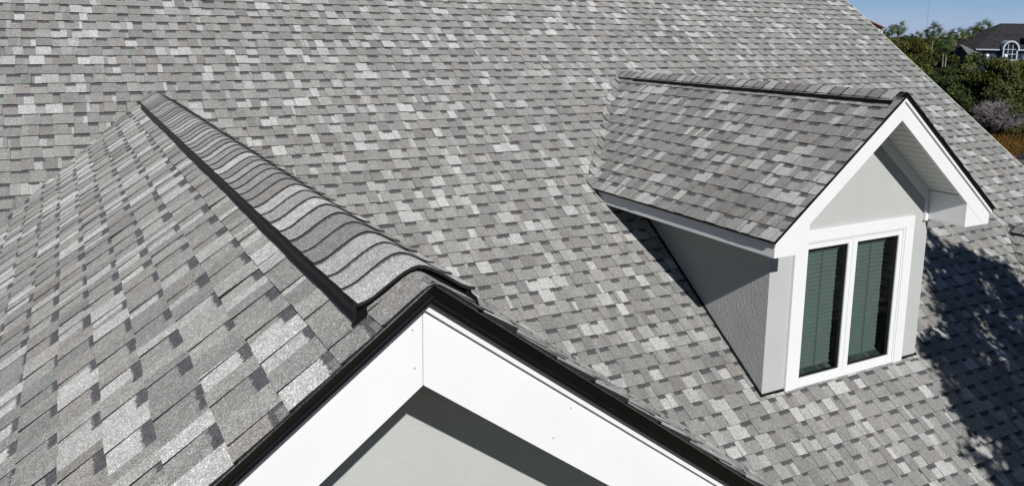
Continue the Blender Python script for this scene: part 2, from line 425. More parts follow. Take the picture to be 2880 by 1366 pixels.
# ------------------------------------------------------------------ gable wing (near one, and its neighbour at the right margin)
def gable_wing(name, label, X, Z, Y, half, seed, butts_from_ridge, limit, detail, cat='gable wing'):
    """white rake apex at (X, Y, Z); ridge runs back (+y) into the main roof"""
    root = empty(name, (X, Y, Z), label, cat)
    rng = random.Random(seed); k = math.hypot(1, GM); zt = Z+GT-.006
    U = Vector((1, 0, GM))/k; Nn = Vector((-GM, 0, 1))/k; A = Vector((0, 1, 0)); O = Vector((X, Y, zt))
    mpL = lambda a, s, h: O+A*a+U*s+Nn*h
    yv = (zt-ZM)/MM-Y                       # where the ridge meets the main roof (local y)
    # valley in slope coords: a = yv + (GM*s/k)/MM
    beta = (GM/k)/MM
    V0 = mpL(yv, 0, 0); DV = (A*beta+U).normalized()
    # perpendicular inside slope plane pointing beyond valley (+a) and its fold into the main roof
    perp2 = Vector((1, -beta)); perp2.normalize()
    NM = Vector((0, -MM, 1)).normalized(); PM = DV.cross(NM).normalized()
    if PM.x > 0: PM = -PM
    dv2 = Vector((beta, 1)).normalized()
    def mfold(a, s, h):
        q = Vector((a-yv, s)); t = q.dot(dv2); ww = q.dot(perp2)
        return V0+DV*t+PM*ww+NM*(h+.002)
    L = half*k
    butts = sorted(-b for b in butts_from_ridge)
    cells = slope_cells(rng, butts, lambda s0, s1: (-.030, yv+beta*s1+.12), hb=.008, ht=.004)
    wf = lambda s0: .018+.012*abs(math.sin(s0*91.7))
    r1 = place_cells(root, cells, mpL, limit=limit, fold=dict(line=(1, -beta, yv), w=wf, map=mfold), clips=[(0, 1, -.02)])
    # right slope: same courses mirrored, all one field (seen edge-on)
    UR = Vector((-1, 0, GM))/k; NR = Vector((GM, 0, 1))/k
    mpR = lambda a, s, h: O+A*a+UR*s+NR*h
    DVR = (A*beta+UR).normalized(); V0R = V0; PR = DVR.cross(NM).normalized()
    if PR.x < 0: PR = -PR
    def mfoldR(a, s, h):
        q = Vector((a-yv, s)); t = q.dot(dv2); ww = q.dot(perp2)
        return V0R+DVR*t+PR*ww+NM*(h+.002)
    cells = slope_cells(rng, butts, lambda s0, s1: (-.030, yv+beta*s1+.12), hb=.008, ht=.004)
    place_cells(root, cells, mpR, limit=60 if detail else 0, minpx=150, fold=dict(line=(1, -beta, yv), w=lambda s0: .028+.006*abs(math.sin(s0*57)), map=mfoldR), clips=[(0, 1, -.02)])
    # deck under the shingles
    b = MB()
    for sg in (-1, 1):
        p = [Vector((X, Y, zt-.004)), Vector((X, Y+yv, zt-.004)), Vector((X+sg*half, Y+yv-half*GM/MM, zt-.004-GM*half)), Vector((X+sg*half, Y, zt-.004-GM*half))]
        b.prism(p, (0, 0, -.02))
    b.build('roof_deck', M_RUBBER, root)
    # starter strips: edges of the layers seen at the rake
    for sg in (-1, 1):
        for ly in range(3):
            b = SMesh(); n = 64; rr = random.Random(seed+ly*7+sg)
            prev = None
            for i in range(n+1):
                d = half*k*i/n; x = X+sg*d/k; z = zt-GM*d/k
                yo = Y-.0265-.002*ly+.0012*math.sin(d*9+ly*2)+rr.uniform(-.0007, .0007); zz = .0035-.0034*ly
                cur = [Vector((x, yo, z+zz)), Vector((x, yo, z+zz-.0028)), Vector((x, Y+.02, z+zz))]
                if prev:
                    base = len(b.v); b.v += [tuple(q) for q in (prev[0], prev[1], cur[1], cur[0])]
                    b.f.append((base, base+1, base+2, base+3) if sg > 0 else (base+3, base+2, base+1, base)); b.col += [(.05, .05, .05, 0)]*4; b.uv += [(0, 0)]*4
                    base = len(b.v); b.v += [tuple(q) for q in (prev[2], prev[0], cur[0], cur[2])]
                    b.f.append((base, base+1, base+2, base+3) if sg > 0 else (base+3, base+2, base+1, base)); b.col += [(.16, .16, .16, 0)]*4; b.uv += [(0, 0)]*4
                prev = cur
            b.build('starter_strip', root)
    # drip edge
    prof = [(.004, .056), (-.027, .056), (-.0255, .048), (-.012, .017), (-.0135, .010), (-.0115, .002), (-.003, .002), (-.002, .03)]
    for sg in (-1, 1):
        b = MB(); x0 = .016 if sg < 0 else 0
        dy = -.0012 if sg < 0 else 0
        pa = [Vector((X-sg*x0, Y+dy+y, Z+dz-(GM*-x0 if 0 else 0)+GM*x0*0)) for y, dz in prof]
        if sg < 0: pa = [Vector((X+x0*(1 if dz < .018 else 0), Y+dy+y, Z+dz+(GM*x0 if dz < .018 else 0))) for y, dz in prof]
        pb = [Vector((X+sg*half, Y+dy+y, Z+dz-GM*half)) for y, dz in prof]
        kk = len(prof); nseg = 1
        n0 = len(b.v); b.v += [tuple(q) for q in pa]+[tuple(q) for q in pb]
        for i in range(kk):
            j = (i+1) % kk; f = (n0+i, n0+j, n0+kk+j, n0+kk+i); b.f.append(f if sg < 0 else f[::-1]); b.m.append(0)
        b.f.append(tuple(range(n0, n0+kk))); b.m.append(0); b.f.append(tuple(range(n0+kk, n0+2*kk))[::-1]); b.m.append(0)
        b.build('drip_edge', M_BLACK, root)
    # crown strip and rake boards
    dm, d1, yf = .0262, .2150, .0350
    for sg in (-1, 1):
        b = MB()
        def q(x, z, y): return (X+sg*x, Y+y, Z+z-GM*x)
        b.prism([q(0.0004, 0, .019), q(half, 0, .019), q(half, -dm, .019), q(.0004, -dm, .019)], (0, yf-.001-.019, 0)); b.build('crown_strip', M_WHITE, root, bevel=.0015)
        b = MB()
        b.prism([q(.0006, -.001, yf), q(half, -.001, yf), q(half, -d1, yf), q(.0006, -d1, yf)], (0, .028, 0)); b.build('rake_board', M_WHITE, root, bevel=.0015)
    if detail:
        for (u, v) in ((1160.5, 927.5), (1166, 1034.8), (1604.5, 1147), (1555.5, 1231)):
            d = ray(u, v); t = (Y+yf-CAM.y)/d.y; P = CAM+d*t; b = MB()
            pts = [(P.x+.0030*math.cos(i*.785), P.y-.0006, P.z+.0030*math.sin(i*.785)) for i in range(8)]
            b.prism(pts, (0, .002, 0)); b.build('nail_head', M_NAIL, root)
    # wall and soffit
    yw = Y+.425
    b = MB(); hw = half-.35; za = Z-.10
    b.prism([(X-hw, yw, za-GM*hw), (X, yw, za), (X+hw, yw, za-GM*hw), (X+hw, yw, GROUND+.1), (X-hw, yw, GROUND+.1)], (0, .2, 0)); b.build('gable_wall', M_STUCCO, root)
    for sg in (-1, 1):
        b = MB()
        b.prism([(X, Y+yf+.029, Z-.12), (X+sg*half, Y+yf+.029, Z-.12-GM*half), (X+sg*half, Y+yf+.029, Z-.14-GM*half), (X, Y+yf+.029, Z-.14)], (0, .37, 0)); b.build('rake_soffit', M_SOFFIT, root)
        b = MB(); xs_ = X+sg*hw
        b.prism([(xs_, yw+.001, za-GM*hw-.02), (xs_, yw+2.5, za-GM*hw-.02), (xs_, yw+2.5, GROUND+.1), (xs_, yw+.001, GROUND+.1)], (-sg*.2, 0, 0)); b.build('side_wall', M_STUCCO, root)
        b = MB(); xe = X+sg*(half-.001); ze = Z-GM*half
        b.prism([(xe, Y+yf+.03, ze+.02), (xe, Y+2.6, ze+.02), (xe, Y+2.6, ze-.16), (xe, Y+yf+.03, ze-.16)], (-sg*.03, 0, 0)); b.build('eave_board', M_WHITE, root)
    ridge_vent(root, X, Z+GT, Y+.062, Y+yv-.12, GM, seed+3)
    sm = SMesh(); xs = [-.118+.236*i/16 for i in range(17)]; zq = lambda x: zt+.0100-GM*math.sqrt(x*x+.016**2)
    for yy, dz in ((Y-.032, 0), (Y+.11, 0)):
        for x in xs: sm.v.append((X+x, yy, zq(x)))
    for x in xs: sm.v.append((X+x, Y-.032, zq(x)-.0045))
    for i in range(16):
        sm.f.append((i, i+1, 17+i+1, 17+i)); sm.uv += [(0, .2)]*4; sm.col += [(.262*TINTK, .255*TINTK, .243*TINTK, 0)]*4
        sm.f.append((34+i, 34+i+1, i+1, i)); sm.uv += [(0, .2)]*4; sm.col += [BUTT]*4
    sm.f.append((0, 17, 17, 34)[:2]+(17, 34)[1:]) if 0 else None
    sm.build('ridge_starter', root)
    return root, yv

# front wing
bl = [.03, .150, .2656, .406, .552]
while bl[-1] < 6.4: bl.append(bl[-1]+.1375)
TINTK = .86; LW = 1.1
front, yv0 = gable_wing('front_gable', 'large grey shingled gable wing in the foreground with broad white rake boards', 0, 0, 0, 5.2, 21, bl, 300, True)
bl2 = [.03]
while bl2[-1] < 4.6: bl2.append(bl2[-1]+.1312)
TINTK = .86; LW = .8
gable_wing('side_gable', 'sliver of a shingled gable roof at the right margin, beside the tree shadow', 9.52, -1.70, 0.0, 3.6, 33, bl2, 120, False)

# ------------------------------------------------------------------ dormer
xd, yd, zd, m2, t2, W, hf = 5.3141, 2.6648, .1349, .7798, .0441, 1.3564, .1293
xwl, xwr, yw, xr1, xr2, zi2 = 4.3446, 6.374, 3.0583, 4.3247, 6.3199, .1835
zbot = zd-m2*W-hf
TINTK = .78; LW = .85
D = empty('dormer', (xd, yw, mainz(yw)), 'gabled dormer with a white-trimmed two-pane window and pale grey-green stucco walls', 'dormer')
kd = math.hypot(1, m2); zt = zd+t2-.006
Od = Vector((xd, yd, zt)); A = Vector((0, 1, 0)); U = Vector((1, 0, m2))/kd; Nn = Vector((-m2, 0, 1))/kd
mpL = lambda a, s, h: Od+A*a+U*s+Nn*h
yvd = (zt-ZM)/MM-yd; beta = (m2/kd)/MM
DV = (A*beta+U).normalized(); V0 = mpL(yvd, 0, 0); perp2 = Vector((1, -beta)).normalized(); dv2 = Vector((beta, 1)).normalized()
NM = Vector((0, -MM, 1)).normalized(); PM = DV.cross(NM).normalized()
if PM.x > 0: PM = -PM
def mfoldD(a, s, h):
    q = Vector((a-yvd, s)); t = q.dot(dv2); ww = q.dot(perp2)
    return V0+DV*t+PM*ww+NM*(h+.003)
seave = -(W+.040)*kd
butts = [seave+i*.1312 for i in range(0, 14)]
rng = random.Random(77)
cells = slope_cells(rng, butts, lambda s0, s1: (-.030, yvd+beta*s1+.16), hb=.008, ht=.0035)
place_cells(D, cells, mpL, limit=300, minpx=40, fold=dict(line=(1, -beta, yvd), w=lambda s0: .075+.02*math.sin(s0*71), map=mfoldD), clips=[(0, 1, -.02)])
UR = Vector((-1, 0, m2))/kd; NR = Vector((m2, 0, 1))/kd
mpR = lambda a, s, h: Od+A*a+UR*s+NR*h
cells = slope_cells(rng, butts, lambda s0, s1: (-.030, yvd+beta*s1+.02), hb=.008, ht=.0035)
place_cells(D, cells, mpR, limit=0, clips=[(0, 1, -.02), (1, -beta, yvd+.02)])
ridge_vent(D, xd, zd+t2, yd+.035, yd+yvd-.02, m2, 5, hw=.122, ex=.1335)
b = MB()
for sg in (-1, 1):
    h_ = W+.030; ye = (zt-.004-m2*h_-ZM)/MM
    p = [Vector((xd, yd, zt-.004)), Vector((xd, yd+yvd, zt-.004)), Vector((xd+sg*h_, ye, zt-.004-m2*h_)), Vector((xd+sg*h_, yd, zt-.004-m2*h_))]
    b.prism(p, (0, 0, -.016))
b.build('roof_deck', M_RUBBER, D)
# drip edge round the dormer roof
prof = [(.004, .038), (-.027, .038), (-.024, .030), (-.020, .010), (-.0205, .002), (-.003, .003)]
for sg in (-1, 1):
    b = MB(); n0 = 0; hh = W+.02
    pa = [Vector((xd, yd+y, zd+dz)) for y, dz in prof]; pb = [Vector((xd+sg*hh, yd+y, zd+dz-m2*hh)) for y, dz in prof]
    kk = len(prof); b.v += [tuple(q) for q in pa]+[tuple(q) for q in pb]
    for i in range(kk):
        j = (i+1) % kk; f = (i, j, kk+j, kk+i); b.f.append(f if sg < 0 else f[::-1]); b.m.append(0)
    b.f.append(tuple(range(kk))); b.m.append(0); b.f.append(tuple(range(kk, 2*kk))[::-1]); b.m.append(0)
    b.build('drip_edge', M_BLACK, D)
    # wavy edge of the shingle layers over it
    if sg > 0:
        b = MB(); prev = None; rr = random.Random(4)
        for i in range(41):
            d = hh*i/40; yo = yd-.028-.006*rr.random(); z = zt-m2*d
            cur = [Vector((xd+d, yo, z+.010)), Vector((xd+d, yo, z-.002)), Vector((xd+d, yd+.01, z+.010))]
            if prev: b.poly([prev[0], prev[1], cur[1], cur[0]]); b.poly([prev[2], prev[0], cur[0], cur[2]])
            prev = cur
        b.build('starter_strip', M_VENT, D)
# eave drip line
for sg in (-1, 1):
    ye = (zd-m2*W-ZM)/MM; b = MB(); xe = xd+sg*(W+.001)
    b.prism([(xe, yd-.01, zd-m2*W+.018), (xe+sg*.036, yd-.01, zd-m2*W+.004), (xe+sg*.036, yd-.01, zd-m2*W-.008), (xe, yd-.01, zd-m2*W-.002)], (0, ye-yd, 0)); b.build('eave_drip_edge', M_BLACK, D)
# crown strips, rake boards, return boards
for sg in (-1, 1):
    def q(x, z, y=0): return (xd+sg*x, yd+y, zd+z-m2*x)
    b = MB(); b.prism([q(.0004, 0, -.018), q(W+.012, 0, -.018), q(W+.012, -.026, -.018), q(.0004, -.026, -.018)], (0, .0175, 0)); b.build('crown_strip', M_WHITE, D, bevel=.0015)
    b = MB(); xc = (zd-zi2-zbot)/m2
    b.prism([q(.0005, -.001), q(W, -.001), (xd+sg*W, yd, zbot), (xd+sg*xc, yd, zbot), q(.0005, -zi2)], (0, .028, 0)); b.build('rake_board', M_WHITE, D, bevel=.0012)
    xi = xd-xr1 if sg < 0 else xr2-xd
    b = MB(); b.prism([(xd+sg*(xc-.001), yd+.0015, zbot), (xd+sg*xi, yd+.0015, zbot), (xd+sg*xi, yd+.0015, zd-zi2-m2*xi-.001)], (0, .026, 0)); b.build('return_board', M_WHITE, D, bevel=.0008)
    # eave box: outer board, bottom, inner cheek
    ye = (zbot-ZM)/MM+.05
    b = MB(); xo = xd+sg*W
    ztop = zd-m2*W-.004
    b.prism([(xo, yd+.029, zbot), (xo, yd+.029, ztop), (xo, (ztop-ZM)/MM, ztop), (xo, (zbot-ZM)/MM, zbot)], (-sg*.022, 0, 0)); b.build('eave_board', M_WHITE, D, bevel=.001)
    xin = xwl if sg < 0 else xwr
    b = MB(); b.prism([(xo-sg*.0225, yd+.029, zbot+.006), (xin+sg*.001 if 0 else xd+sg*(xi-.0005), yd+.029, zbot+.006), (xd+sg*(xi-.0005), yw-.001, zbot+.006), (xin, yw-.001, zbot+.006), (xin, ye, zbot+.006), (xo-sg*.0225, ye, zbot+.006)], (0, 0, .012)); b.build('eave_soffit', M_SOFFIT, D)
    b = MB(); b.prism([(xd+sg*xi, yd+.0285, zbot), (xd+sg*xi, yw-.002, zbot), (xd+sg*xi, yw-.002, zd-.1245-m2*xi), (xd+sg*xi, yd+.0285, zd-.1245-m2*xi)], (sg*.018, 0, 0)); b.build('box_cheek', M_WHITE, D, bevel=.001)
# soffit under the rakes, one board per groove
for sg in (-1, 1):
    s = .02; i = 0; xi = (xd-xr1 if sg < 0 else xr2-xd)-.002
    while s < xi:
        e = min(s+.066, xi); b = MB()
        zf = lambda x: zd-.125-m2*x
        def q(x, y, dz): return (xd+sg*x, y, zf(x)+dz)
        y0_, y1_ = yd+.029, yw+.02
        b.prism([q(s, y0_, 0), q(e-.009, y0_, 0), q(e-.009, y0_, .008), q(s, y0_, .008)], (0, y1_-y0_, 0))
        b.prism([q(e-.009, y0_, .007), q(e, y0_, .007), q(e, y0_, .008), q(e-.009, y0_, .008)], (0, y1_-y0_, 0), 1)
        b.build('soffit_panel', [M_SOFFIT, M_GAP], D); s = e
# frieze board where wall meets soffit
for sg in (-1, 1):
    xi = xwr-xd-.0 if sg > 0 else xd-xwl
    b = MB()
    def q(x, z): return (xd+sg*x, yw-.024, zd+z-m2*x)
    b.prism([q(.001, -.118), q(xi-.02, -.118), q(xi-.02, -.235), q(.001, -.235)], (0, .0235, 0)); b.build('frieze_board', M_WHITE, D, bevel=.001)
    b = MB(); xa, xb = xd+sg*(xi-.085), xd+sg*(xi-.001)
    b.prism([(xa, yw-.030, zd-.235-m2*(xi-.085)), (xb, yw-.030, zd-.235-m2*xi+.05), (xb, yw-.030, zbot-.012), (xa, yw-.030, zbot-.012)], (0, .0295, 0)); b.build('frieze_end', M_WHITE, D, bevel=.001)
# walls
wx0, wx1, wz0, wz1 = 4.70, 6.04, -2.425, -1.10      # opening
b = MB()
def tp(x): return zd-.13-m2*abs(x-xd)
b.prism([(xwl, yw, tp(xwl)), (wx0, yw, tp(wx0)), (wx0, yw, mainz(yw)-.05), (xwl, yw, mainz(yw)-.05)], (0, .14, 0))
b.prism([(wx1, yw, tp(wx1)), (xwr, yw, tp(xwr)), (xwr, yw, mainz(yw)-.05), (wx1, yw, mainz(yw)-.05)], (0, .14, 0))
b.prism([(wx0, yw, tp(wx0)), (xd, yw, tp(xd)), (wx1, yw, tp(wx1)), (wx1, yw, wz1), (wx0, yw, wz1)], (0, .14, 0))
b.build('front_wall', M_STUCCO, D)
for sg, xw in ((-1, xwl), (1, xwr)):
    b = MB(); zt_ = zbot+.05
    xq = xw+sg*.0015
    b.prism([(xq, yw+.0008, mainz(yw)-.06), (xq, yw+.0008, zt_), (xq, (zt_-ZM)/MM+.1, zt_), (xq, (zt_-ZM)/MM+.1, zt_-.02)], (-sg*.10, 0, 0))
    b.build('side_wall', M_STUCCO2, D)
    # dark step flashing along the foot of the wall
    b = MB(); y1_ = (zbot-ZM)/MM+.1
    b.prism([(xw, yw-.012, mainz(yw-.012)+.004), (xw+sg*.018, yw-.012, mainz(yw-.012)+.004), (xw+sg*.018, yw-.012, mainz(yw-.012)+.022), (xw, yw-.012, mainz(yw-.012)+.026)], (0, y1_-yw, MM*(y1_-yw)))
    b.build('wall_flashing', M_BLACK, D)
b = MB(); b.box((xwl+.002, yw-.010, mainz(yw)-.01), (xwr, yw-.0005, mainz(yw)+.018)); b.build('apron_flashing', M_BLACK, D)
# casing boards
b = MB(); b.box((4.602, yw-.026, -2.418), (4.716, yw-.0005, -1.1065)); b.build('window_casing', M_WHITE, D, bevel=.002)
b = MB(); b.box((6.030, yw-.026, -2.418), (6.146, yw-.0005, -1.1065)); b.build('window_casing', M_WHITE, D, bevel=.002)
b = MB(); b.box((4.602, yw-.026, -1.106), (6.146, yw-.0005, -1.002)); b.build('window_casing', M_WHITE, D, bevel=.002)
# window
win = bpy.data.objects.new('window', None); COLL.objects.link(win); win.parent = D; win.location = Vector((xd, yw, -1.8))-parentw(D)
def frame_box(x0, x1, z0, z1, wl, wr, wt, wb, y0, y1, name, m, par, bev=.002):
    b = MB()
    b.box((x0, y0, z0), (x0+wl, y1, z1)); b.box((x1-wr, y0, z0), (x1, y1, z1))
    b.box((x0+wl, y0, z1-wt), (x1-wr, y1, z1)); b.box((x0+wl, y0, z0), (x1-wr, y1, z0+wb))
    return b.build(name, m, par, bevel=bev)
fz0, fz1 = -2.418, -1.1075
frame_box(4.7165, 6.0295, fz0, fz1, .018, .018, .014, .030, yw-.018, yw+.07, 'window_frame', M_FRAME, win)
b = MB(); b.box((5.331, yw-.0145, fz0+.031), (5.356, yw+.06, fz1-.015)); b.build('mullion', M_FRAME, win, bevel=.002)
zz0, zz1 = fz0+.032, fz1-.016
for (xa, xb) in ((4.7355, 5.330), (5.357, 6.0105)):
    frame_box(xa, xb, zz0, zz1, .038, .050, .046, .050, yw-.010, yw+.035, 'sash', M_FRAME, win)
    frame_box(xa+.039, xb-.051, zz0+.051, zz1-.047, .006, .006, .006, .006, yw+.002, yw+.03, 'gasket', M_RUBBER, win, 0)
    b = MB(); b.box((xa+.0445, yw+.012, zz0+.0565), (xb-.0565, yw+.016, zz1-.0525)); b.build('pane', M_GLASS, win)
    b = MB(); b.box((xb-.050, yw+.036, zz0+.05), (xb-.02, yw+.125, zz1-.05)); b.build('sash_track', M_RUBBER, win)
    # one lever latch on the track
# inside: jambs, sill and a dim room
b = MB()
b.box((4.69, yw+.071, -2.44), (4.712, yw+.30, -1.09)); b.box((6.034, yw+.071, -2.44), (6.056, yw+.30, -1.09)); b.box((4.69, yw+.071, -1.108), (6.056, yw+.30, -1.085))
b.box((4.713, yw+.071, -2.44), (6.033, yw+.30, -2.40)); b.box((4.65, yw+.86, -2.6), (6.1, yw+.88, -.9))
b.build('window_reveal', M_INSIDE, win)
for (xa, xb) in ((4.735, 5.262), (5.375, 5.895)):
    bl_ = bpy.data.objects.new('window_blind', None); COLL.objects.link(bl_); bl_.parent = D; bl_.location = Vector(((xa+xb)/2, yw+.10, -1.2))-parentw(D)
    nsl = 27; top_, bot_ = -1.235, -2.275
    b = MB(); b.box((xa, yw+.075, top_-.0), (xb, yw+.125, top_+.045)); b.build('head_rail', M_BLIND, bl_)
    for i in range(nsl):
        z = top_-.012-(top_-bot_-.02)*i/(nsl-1); dz = .0235; b = MB(); tl = R.uniform(-.0015, .0015); sh = R.uniform(-.003, .003)
        p = [(xa+sh, yw+.087, z-dz), (xa+sh, yw+.094, z-dz*.2), (xa+sh, yw+.0985, z+dz*.75+tl)]
        q_ = [(x+(xb-xa), y, zq) for x, y, zq in p]
        b.poly([p[0], q_[0], q_[1], p[1]]); b.poly([p[1], q_[1], q_[2], p[2]])
        o = b.build('slat', M_BLIND, bl_)
    b = MB(); b.box((xa, yw+.082, bot_-.028), (xb, yw+.108, bot_-.012)); b.build('bottom_rail', M_BLIND, bl_)
    for fx in (.2, .62):
        b = MB(); b.box((xa+(xb-xa)*fx, yw+.0795, bot_-.02), (xa+(xb-xa)*fx+.004, yw+.0815, top_)); b.build('ladder_cord', M_CORD, bl_)
# caulk smears at the wall foot
# ------------------------------------------------------------------ main roof
TINTK = .915; LW = .62
MR = empty('main_roof', (5.0, 5.0, mainz(5)), 'broad sloping roof of mottled grey asphalt shingles filling the frame behind both gables', 'roof')
Um = Vector((0, 1, MM))/KM; NMn = Vector((0, -MM, 1))/KM; Om = Vector((0, 0, ZM-.007))
mpM = lambda a, s, h: Om+Vector((1, 0, 0))*a+Um*s+NMn*h
s_lo = YEAVE*KM; n_lo = math.floor((s_lo-8.49)/.1312)
mb_ = [8.49+.1312*i for i in range(n_lo, int((YTOP*KM-8.49)/.1312)+1)]
rng = random.Random(5)
OCG = [(447, 262), (560, 300), (1355, 815), (1923, 1366), (0, 1366), (0, 640)]
OCD = [(1739, 205), (2551, 248), (2812, 580), (2780, 632), (2605, 640), (2574, 996), (2143, 1113), (1824, 615), (1654, 521)]
def arng(s0, s1):
    return (XLEFT, XR)
cells = slope_cells(rng, mb_, arng, hb=.0085, ht=.0032)
keep = []
for c in cells:
    x = c[0][0][0][0][0]+.05; y = c[1]/KM; z = mainz(y)
    if GT-GM*abs(x) > z+.22: continue                       # far under the front wing
    if -1.70+GT-GM*abs(x-9.52) > z+.22: continue            # far under the side wing
    if zd+t2-m2*abs(x-xd) > z+.22 and y > (zbot-ZM)/MM+.2 and abs(x-xd) < W-.1: continue
    if abs(x-xd) < (xwr-xwl)/2-.25 and yw+.4 < y < yd+yvd-.4 and y < (zbot-ZM)/MM+.3: continue
    keep.append(c)
print('main', place_cells(MR, keep, mpM, occl=(OCG, OCD), limit=300))
b = MB()
b.prism([(XLEFT, YEAVE, mainz(YEAVE)-.012), (XR-.02, YEAVE, mainz(YEAVE)-.012), (XR-.02, YTOP, mainz(YTOP)-.012), (XLEFT, YTOP, mainz(YTOP)-.012)], (0, 0, -.03)); b.build('roof_deck', M_RUBBER, MR)
b = MB()
b.prism([(XLEFT, YTOP, mainz(YTOP)), (XR, YTOP, mainz(YTOP)), (XR, YTOP+8, mainz(YTOP)-8*MM), (XLEFT, YTOP+8, mainz(YTOP)-8*MM)], (0, 0, -.04)); b.build('rear_slope', M_SH, MR)
b = MB()   # pale metal along the right rake
b.prism([(XR-.006, YEAVE, mainz(YEAVE)+.004), (XR+.016, YEAVE, mainz(YEAVE)+.002), (XR+.016, YEAVE, mainz(YEAVE)-.05), (XR-.006, YEAVE, mainz(YEAVE)-.05)], (0, YTOP-YEAVE, MM*(YTOP-YEAVE))); b.build('rake_edge', M_PALEMETAL, MR)
b = MB()
b.prism([(XR-.008, YEAVE, mainz(YEAVE)-.055), (XR+.008, YEAVE, mainz(YEAVE)-.055), (XR+.008, YEAVE, mainz(YEAVE)-.25), (XR-.008, YEAVE, mainz(YEAVE)-.25)], (0, YTOP-YEAVE, MM*(YTOP-YEAVE))); b.build('rake_board', M_WHITE, MR)
b = MB(); b.box((XLEFT, YEAVE-.02, mainz(YEAVE)-.22), (XR, YEAVE, mainz(YEAVE)-.02)); b.build('eave_board', M_WHITE, MR)
b = MB()
b.prism([(XLEFT+.4, YEAVE+.5, GROUND+.05), (XLEFT+.4, YEAVE+.5, mainz(YEAVE)-.1), (XLEFT+.4, YTOP, mainz(YTOP)-.3), (XLEFT+.4, YTOP+7.5, mainz(YEAVE)-.1), (XLEFT+.4, YTOP+7.5, GROUND+.05)], (XR-XLEFT-.8, 0, 0)); b.build('house_wall', M_STUCCO, MR)
exec_bg = True
# ------------------------------------------------------------------ setting: ground, marsh
def ground_mat():
    m = bpy.data.materials.new('ground'); m.use_nodes = True; nt = m.node_tree; L = nt.links; b = nt.nodes['Principled BSDF']; b.inputs['Roughness'].default_value = .95; b.inputs['Specular IOR Level'].default_value = .1
    g = N(nt, 'ShaderNodeNewGeometry'); n = N(nt, 'ShaderNodeTexNoise', Scale=.11, Detail=6.0, Roughness=.62); L.new(g.outputs['Position'], n.inputs['Vector'])
    r = N(nt, 'ShaderNodeValToRGB'); e = r.color_ramp.elements; e[0].position = .35; e[0].color = (.045, .055, .018, 1); e[1].position = .68; e[1].color = (.14, .085, .028, 1)
    k = e.new(.5); k.color = (.10, .075, .026, 1); L.new(n.outputs['Fac'], r.inputs[0])
    n2 = N(nt, 'ShaderNodeTexNoise', Scale=2.2, Detail=5.0); L.new(g.outputs['Position'], n2.inputs['Vector'])
    mr = N(nt, 'ShaderNodeMapRange'); mr.inputs[1].default_value = .3; mr.inputs[2].default_value = .7; mr.inputs[3].default_value = .6; mr.inputs[4].default_value = 1.4; L.new(n2.outputs['Fac'], mr.inputs[0])
    v = N(nt, 'ShaderNodeVectorMath', operation='SCALE'); L.new(r.outputs[0], v.inputs[0]); L.new(mr.outputs[0], v.inputs['Scale']); L.new(v.outputs[0], b.inputs['Base Color'])
    return m
b = MB(); S = 6000
b.poly([(-S, -S, GROUND), (S, -S, GROUND), (S, S, GROUND), (-S, S, GROUND)]); tag(b.build('ground', ground_mat()), kind='structure')

def leaf_mat(name, col, var=.35, trans=.25):
    m = bpy.data.materials.new(name); m.use_nodes = True; nt = m.node_tree; L = nt.links; nt.nodes.clear()
    o = N(nt, 'ShaderNodeOutputMaterial'); d = N(nt, 'ShaderNodeBsdfDiffuse'); t = N(nt, 'ShaderNodeBsdfTranslucent'); x = N(nt, 'ShaderNodeMixShader'); x.inputs[0].default_value = trans
    a = N(nt, 'ShaderNodeAttribute', attribute_name='tint')
    v = N(nt, 'ShaderNodeVectorMath', operation='MULTIPLY'); v.inputs[0].default_value = col; L.new(a.outputs['Color'], v.inputs[1])
    L.new(v.outputs[0], d.inputs[0]); L.new(v.outputs[0], t.inputs[0]); L.new(d.outputs[0], x.inputs[1]); L.new(t.outputs[0], x.inputs[2]); L.new(x.outputs[0], o.inputs[0])
    return m
M_LEAF = leaf_mat('leaf', (1, 1, 1)); M_BARK = mat('bark', (.075, .06, .048), .9, .2, noise=(12, .3, 4)); M_PALEBARK = mat('pale_bark', (.17, .155, .135), .9, .2, noise=(8, .25, 4))
def leaf_mesh(name, quads, parent, kind=None):
    me = bpy.data.meshes.new(name); o = bpy.data.objects.new(name, me); COLL.objects.link(o); off = parentw(parent) if parent else Vector((0, 0, 0))
    V = []; F = []; C = []
    for pts, c in quads:
        n = len(V); V += [(p[0]-off.x, p[1]-off.y, p[2]-off.z) for p in pts]; F.append(tuple(range(n, n+len(pts)))); C += [(*c, 1)]*len(pts)
    me.from_pydata(V, [], F); me.materials.append(M_LEAF)
    ca = me.color_attributes.new('tint', 'FLOAT_COLOR', 'CORNER'); ca.data.foreach_set('color', [x for c in C for x in c])
    if parent: o.parent = parent
    if kind: o['kind'] = kind
    return o
def rvec(r):
    while 1:
        v = Vector((r.uniform(-1, 1), r.uniform(-1, 1), r.uniform(-1, 1)))
        if .05 < v.length < 1: return v.normalized()
def leafquad(r, P, size, nrm=None):
    n = nrm or rvec(r); a = n.orthogonal().normalized(); a = Matrix.Rotation(r.uniform(0, 6.28), 3, n) @ a; b_ = n.cross(a); s1 = size*r.uniform(.7, 1.2); s2 = s1*r.uniform(.4, .7)
    return [P-a*s1, P+b_*s2-a*s1*.1, P+a*s1, P-b_*s2+a*s1*.1]
